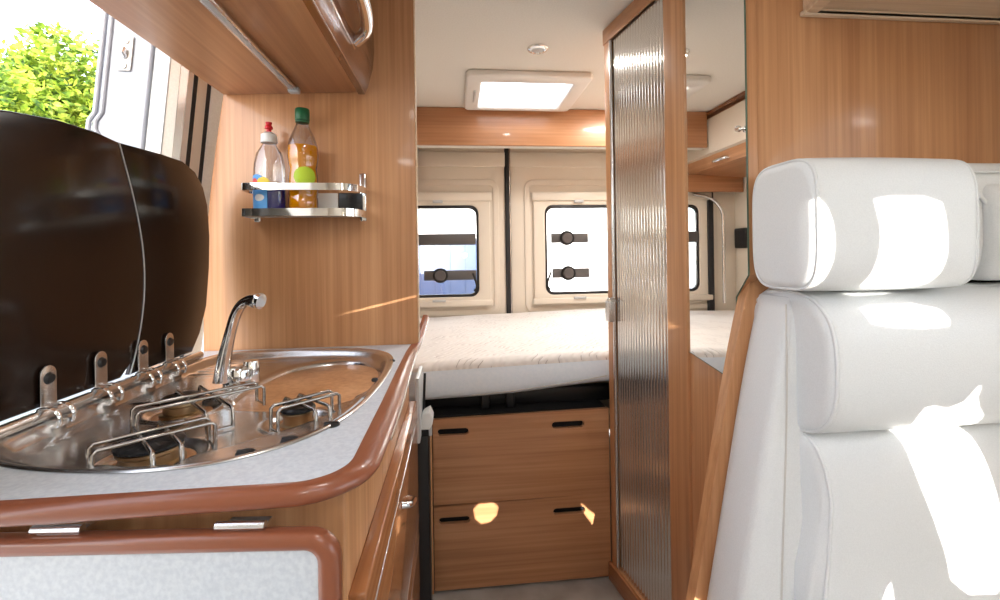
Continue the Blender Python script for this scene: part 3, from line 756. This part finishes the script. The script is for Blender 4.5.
plate('header', 'wood_y', wa, [[(-.004, 1.885), (gs1+.001, 1.885), (gs1+.001, 1.938), (-.004, 1.938)]], .016, PW(.004), .003)
plate('plinth', 'wood_front', wa, [[(-.004, 0), (Wl+.003, 0), (Wl+.003, .062), (-.004, .062)]], .012, PW(.012), .003)
# ribbed sheet
bm = bmesh.new(); nr = 19; sub = 12; prev = None; ww = gs1-gs0
for k in range(nr*sub+1):
    u = gs0+ww*k/(nr*sub); ph = (k % sub)/sub
    d = -.010+.0022*abs(sin(pi*k/sub))
    q = [bm.verts.new((A.x+wd.x*u+wn.x*d, A.y+wd.y*u+wn.y*d, z)) for z in (.06, 1.886)]
    if prev: bm.faces.new((prev[0], q[0], q[1], prev[1]))
    prev = q
td = link('tambour_door', tome(bm), 'tambour', wa, 75)
def wp(u, d, z): return (A.x+wd.x*u+wn.x*d, A.y+wd.y*u+wn.y*d, z)
tube('leading_rail', 'seam_silver', td, [wp(gs0-.006, -.003, .062), wp(gs0-.006, -.003, 1.884)], .006, 8)
plate('door_pull', 'seam_silver', td, [rrect(gs0-.022, gs0+.006, 1.01-.095, 1.01-.025, .003)], .022, PW(.024), .003)
plate('pull_cap', 'chrome', td, [[(gs0-.022, .985), (gs0+.016, .985), (gs0+.010, .994), (gs0-.006, 1.000)]], .022, PW(.022), .002)

# mirrored partition beside the seat
pm = thing('mirror_partition', 'wooden side wall between the wardrobe and the white seat', 'panel', (.63, 1.03, 0))
plate('board', 'wood', pm, [[(.927, 0), (1.137, 0), (1.137, 1.937), (.886, 1.937), (.886, 1.10), (.927, 1.055)]], .020, PX(.615), .0)
mr_ = thing('mirror', 'tall frameless mirror on the wooden side wall', 'mirror', (.613, 1.03, .88))
plate('glass', 'mirror', mr_, [[(.930, .862), (1.133, .888), (1.133, 1.935), (.888, 1.935), (.888, 1.10), (.930, 1.05)]], .0035, PX(.6110), .0)
plate('ground_edge', 'glass_edge', mr_, [[(.929, .860), (1.1335, .8865), (1.1335, .888), (.930, .8625), (.930, 1.05), (.888, 1.10), (.888, 1.935), (.887, 1.935), (.887, 1.10), (.929, 1.05)]], .0036, PX(.6108))
mr_h = thing('coat_hook', 'small chrome knob on the mirror edge beside the seat panel', 'hook', (.607, .900, 1.43))
lathe('knob', 'chrome', mr_h, (.607, .900, 1.41), [(.0, -.010), (.007, -.008), (.007, -.002), (.003, 0), (.003, .003)], 16, axis='X')

# tall wooden panel behind the seat
tpn = thing('seat_partition', 'tall wooden panel behind the white seat', 'panel', (.9, .915, 0))
le = chaikin([(.405, 0, 0), (.455, .25, 0), (.492, .42, 0), (.525, .60, 0), (.578, .886, 0), (.618, 1.06, 0), (.641, 1.13, 0), (.6405, 1.3, 0), (.6405, 1.94, 0)], 2)
le = [(v.x, v.y) for v in le]
plate('board', 'wood', tpn, [le+[(1.268, 1.938), (1.268, 0)]], .025, PY(.900), .0015)
bm = bmesh.new(); prev = None
for (x, z) in le:
    q = [bm.verts.new(p) for p in ((x-.003, .899, z), (x+.0015, .899, z), (x+.0015, .927, z), (x-.003, .927, z))]
    if prev:
        for k in range(4): bm.faces.new((prev[k], prev[(k+1) % 4], q[(k+1) % 4], q[k]))
    prev = q
link('edge_strip', tome(bm), 'wood', tpn, 50)
# light wood overhead box at the right
ol = thing('overhead_box', 'pale wood overhead box above the white seat', 'locker', (1.0, .6, 1.66))
bm = bmesh.new()
fx = [(.752, .897), (1.266, .897), (1.266, .30), (.62, .30)]
ins = [(.775, .885), (1.262, .885), (1.262, .33), (.665, .33)]
zb, zt = 1.655, 1.678
v0 = [bm.verts.new((x, y, zb)) for x, y in fx]; v1 = [bm.verts.new((x, y, zb)) for x, y in ins]; v2 = [bm.verts.new((x, y, zt-.015)) for x, y in ins]; v3 = [bm.verts.new((x, y, CZ-.003)) for x, y in fx]
for k in range(4):
    l = (k+1) % 4
    bm.faces.new((v0[k], v0[l], v1[l], v1[k])); bm.faces.new((v1[k], v1[l], v2[l], v2[k])); bm.faces.new((v0[l], v0[k], v3[k], v3[l]))
bm.faces.new(v2); bm.faces.new(v3)
link('carcass', tome(bm), 'wood_light', ol)
bx('front_lip', 'wood_light', ol, .745, 1.266, .885, .8985, 1.652, 1.662, .002)

# locker, speaker and rail in the bed area (seen in the mirror)
rl = thing('rear_locker', 'glossy cream overhead locker over the bed, seen in the mirror', 'locker', (-.40, 1.9, 1.62))
plate('carcass', 'wood_y', rl, [[(-.615, 1.62), (-.27, 1.64), (-.24, 1.70), (-.24, 1.936), (-.615, 1.936)]], 1.38, lambda u, v, w: (u, 1.36+w, v), .002)
dd = plate('door', 'cream_gloss', rl, [[(-.240, 1.700), (-.215, 1.705), (-.205, 1.80), (-.215, 1.90), (-.240, 1.915)]], .68, lambda u, v, w: (u, 1.365+w, v), .004)
plate('door', 'cream_gloss', rl, [[(-.240, 1.700), (-.215, 1.705), (-.205, 1.80), (-.215, 1.90), (-.240, 1.915)]], .68, lambda u, v, w: (u, 2.052+w, v), .004)
plate('cornice', 'wood_dark', rl, [[(-.245, 1.917), (-.200, 1.917), (-.200, 1.936), (-.245, 1.936)]], 1.38, lambda u, v, w: (u, 1.36+w, v), .002)
tube('handle', 'chrome', rl, chaikin([(-.262, 2.30, 1.665), (-.235, 2.31, 1.66), (-.235, 2.42, 1.66), (-.262, 2.43, 1.665)], 2), .008, 10)
bx('end_board', 'wood_x', rl, -.615, -.22, 2.70, 2.72, 1.53, 1.64, .002)
spk = thing('speaker', 'small square black speaker on the cream side wall by the bed, seen in the mirror', 'speaker', (-.615, 2.725, 1.23))
bx('body', 'black', spk, -.62, -.600, 2.665, 2.785, 1.17, 1.30, .01, 3)
plate('grille', 'black_rubber', spk, [rrect(2.68, 2.77, 1.185, 1.285, .01)], .003, PX(-.6005), .001)
crl = tag(tube('curtain_rail', 'seam_silver', None, chaikin([(-.30, 2.74, 1.52), (-.42, 2.74, 1.50), (-.50, 2.74, 1.42), (-.50, 2.74, 1.30), (-.50, 2.74, .82)], 3), .010, 10), 'curved silver tube standing in the rear corner by the bed, seen in the mirror', 'rail')

# ------------------------------------------------------------------ bench seat
st = thing('bench_seat', 'white leather bench seat with padded backrest and headrest', 'seat', (.9, .7, 0))
def edge_x(z):
    for (x0, z0), (x1, z1) in zip(le, le[1:]):
        if z0 <= z <= z1: return x0+(x1-x0)*(z-z0)/(z1-z0+1e-9)
    return le[-1][0]
# shell that follows the slanting panel edge
sh = [(edge_x(z)+.012, z) for z in [.12+.94*k/24 for k in range(25)]]
sh = sh+[(.66, 1.078), (1.262, 1.078), (1.262, .12)]
plate('side_bolster', 'leather', st, [sh], .115, PY(.782), .022)
# lower cushion and lumbar roll
xl = lambda z: .640
def shp(p): return (p.x+ (0), p.y, p.z)
def lowshape(p):  # narrows towards the waist and leans back a little
    t = (p.z-.80)/.40; x = p.x
    if p.x < .80: x = p.x + .020*sin(max(0, min(1, -t*1.6))*pi) - .02*max(0, -t)
    y = p.y + .02*(t+.5)
    y += .010*exp(-((p.z-.535)/.011)**2) if p.y < .74 else 0
    return (x, y, p.z)
lc = link('lower_cushion', cushion_me(.632, 1.262, .815, .60, .088, .215, 5., .03, N=96, M=40, shape=lowshape), 'leather', st, 60)
tube('seam', 'seam_white', lc, [lowshape(Vector((x, .7262, .535))) for x in [.665+.59*k/20 for k in range(21)]], .0020, 6)
tube('piping', 'leather', lc, [Vector(p) for p in [lowshape(Vector(q)) for q in sect(.645, .815, .60, .083, .210, 5.)]], .0032, 8, closed=True)
def rollshape(p):
    return (p.x - (.02*(p.z-.94)/.13 if p.x < .75 else 0), p.y, p.z)
lr = link('lumbar_roll', cushion_me(.632, 1.262, .815, .942, .118, .133, 2.7, .022, N=64, M=24), 'leather', st, 60)
tube('piping', 'leather', lr, sect(.641, .815, .942, .114, .129, 2.7, 64), .0035, 8, closed=True)
hr = link('headrest', cushion_me(.603, .918, .783, 1.196, .085, .119, 4.2, .018, N=64, M=20, bulge=.002), 'leather', st, 60)
tube('piping', 'leather', hr, sect(.610, .783, 1.196, .082, .116, 4.2, 64), .003, 8, closed=True)
tube('piping', 'leather', hr, sect(.911, .783, 1.196, .082, .116, 4.2, 64), .003, 8, closed=True)
h2r = link('headrest', cushion_me(.926, 1.262, .835, 1.205, .060, .118, 3.5, .02, N=64, M=20), 'leather', st, 60)
tube('piping', 'leather', h2r, chaikin([(.955, .773, 1.285), (1.0, .772, 1.265), (1.05, .771, 1.20), (1.09, .772, 1.13)], 2), .0035, 8)
tube('piping', 'leather', h2r, [(.945, .80, 1.302), (.99, .780, 1.298), (1.15, .776, 1.298), (1.25, .776, 1.298)], .0025, 8)
cushion2 = link('headrest_pad', cushion_me(1.02, 1.262, .800, 1.18, .050, .095, 3.5, .02, N=48, M=10), 'leather', h2r, 60)
bx('headrest_gap_shade', 'gap_shade', st, .90, 1.25, .83, .89, 1.065, 1.10, 0)  # dark block standing in for the shade under the headrests
bx('seat_cushion', 'leather', st, .50, 1.262, .33, .80, .26, .38, .03, 4)
bx('seat_box', 'laminate', st, .52, 1.262, .36, .84, 0, .27, .004)
tube('bolster_seam', 'seam_white', st, [(.598-.000*k, .7815, 1.045-.052*k) if 0 else (.612-.016*sin(pi*k/16*.5)+.004*sin(pi*k/8), .7812, 1.05-.05*k) for k in range(17)], .0018, 6)
tube('belt_bolt', 'chrome', st, [(.475, .782, .50), (.475, .772, .50)], .007, 12)

# fill lamps added under the ceiling, front and rear, one at the spotlight
for x, y, e, sz in ((.10, .35, 2.2, .22), (.85, .30, 2.2, .22), (.10, -.95, 4., .22), (.327, 1.70, 2.2, .05), (.95, 2.05, 11., .22)):
    L = bpy.data.lights.new('fill_light', 'AREA'); L.shape = 'DISK'; L.energy = e; L.size = sz; L.color = (1, .97, .93)
    lobj = bpy.data.objects.new('fill_light', L); C.objects.link(lobj); lobj.location = (x, y, 1.925)
# ------------------------------------------------------------------ outside
gr = bx('floor', 'asphalt', None, -40, 40, -30, 45, -.62, -.60, 0); gr.name = 'ground'; struct(gr)
# white clad hall behind the van with a blue container in front
bl = thing('clad_building', 'white ribbed metal building beyond the rear windows', 'building', (3, 9, -.6))
bm = bmesh.new(); a_box(bm, -4, 12, 10.5, 12, -.6, 5)
link('wall', tome(bm), 'clad_white', bl)
bm = bmesh.new()
for k in range(60): a_box(bm, -4+.26*k, -3.985+.26*k, 10.485, 10.501, -.6, 5)
link('ribs', tome(bm), 'grey_plastic', bl)
ct = thing('blue_container', 'blue steel container standing beyond the left rear window', 'container', (-.2, 7, -.6))
bx('body', 'clad_blue', ct, -1.7, .32, 6.6, 8.2, -.45, 1.40, .02)
bm = bmesh.new()
for k in range(9): a_box(bm, -1.62+.22*k, -1.60+.22*k, 6.585, 6.601, -.4, 1.3)
link('ribs', tome(bm), 'clad_blue', ct)
# tree seen through the sliding doorway
tr = thing('tree', 'yellow-green leafy tree outside the open side door', 'tree', (-7.9, 9.0, -.6))
bm = bmesh.new(); a_tube(bm, [(-7.9, 9.0, -.6), (-7.85, 9.0, 1), (-7.9, 9.1, 2.4), (-7.8, 9.1, 4)], [.22, .17, .13, .06], 10)
for k in range(14):
    a = k*2.4; z = 1.2+k*.2; a_tube(bm, [(-7.88, 9.05, z), (-7.88+1.3*cos(a), 9.05+1.3*sin(a), z+.8)], [.06, .02], 6)
link('trunk', tome(bm), 'bark', tr, 60)
bm = bmesh.new()
def leafc(c, r, n):
    for _ in range(n):
        d = Vector((random.gauss(0, 1), random.gauss(0, 1), random.gauss(0, 1))).normalized()*r*(random.random()**.35)
        p = c+Vector((d.x, d.y, d.z*.85)); s = random.uniform(.05, .10)
        u = Vector((random.gauss(0, 1), random.gauss(0, 1), random.gauss(0, .6))).normalized(); w = u.orthogonal().normalized()
        w = Matrix.Rotation(random.random()*6.28, 3, u) @ w
        vs = [bm.verts.new(p+u*s), bm.verts.new(p+w*s*.5), bm.verts.new(p-u*s), bm.verts.new(p-w*s*.5)]
        bm.faces.new(vs)
for k in range(46):
    a = random.random()*6.28; q = random.random()**.5*2.5; z = random.uniform(.3, 5.0)
    f = 1-max(0, (z-2.6)/3.2)**1.5
    leafc(Vector((-7.9+q*f*cos(a), 9.0+q*f*sin(a), z)), random.uniform(.5, .85), 620)
me = bpy.data.meshes.new('foliage'); bm.to_mesh(me); bm.free()
link('foliage', me, 'leaf', tr)

# ------------------------------------------------------------------ light
sun = bpy.data.lights.new('sun', 'SUN'); sun.energy = 14.; sun.angle = radians(.15); sun.color = (1, .94, .84)
so = bpy.data.objects.new('sun', sun); C.objects.link(so); so.location = (0, -6, 6)
so.rotation_euler = sd.to_track_quat('-Z', 'Y').to_euler()
w = bpy.data.worlds.new('sky'); S.world = w; w.use_nodes = True; nt = w.node_tree
sky = nt.nodes.new('ShaderNodeTexSky'); sky.sky_type = 'NISHITA'; sky.sun_disc = False; sky.sun_elevation = radians(30); sky.sun_rotation = radians(180)
sky.dust_density = 3.; sky.ozone_density = 1.
mixn = nt.nodes.new('ShaderNodeMix'); mixn.data_type = 'RGBA'; mixn.inputs[0].default_value = .55
mixn.inputs[7].default_value = (1., 1., 1., 1)
bgn = nt.nodes['Background']
scl = nt.nodes.new('ShaderNodeVectorMath'); scl.operation = 'SCALE'; scl.inputs['Scale'].default_value = .35
nt.links.new(sky.outputs[0], scl.inputs[0]); nt.links.new(scl.outputs[0], mixn.inputs[6])
nt.links.new(mixn.outputs[2], bgn.inputs[0]); bgn.inputs[1].default_value = 3.5
S.view_settings.view_transform = 'Standard'; S.view_settings.look = 'None'; S.view_settings.gamma = 1; S.view_settings.use_curve_mapping = False
S.view_settings.exposure = .12
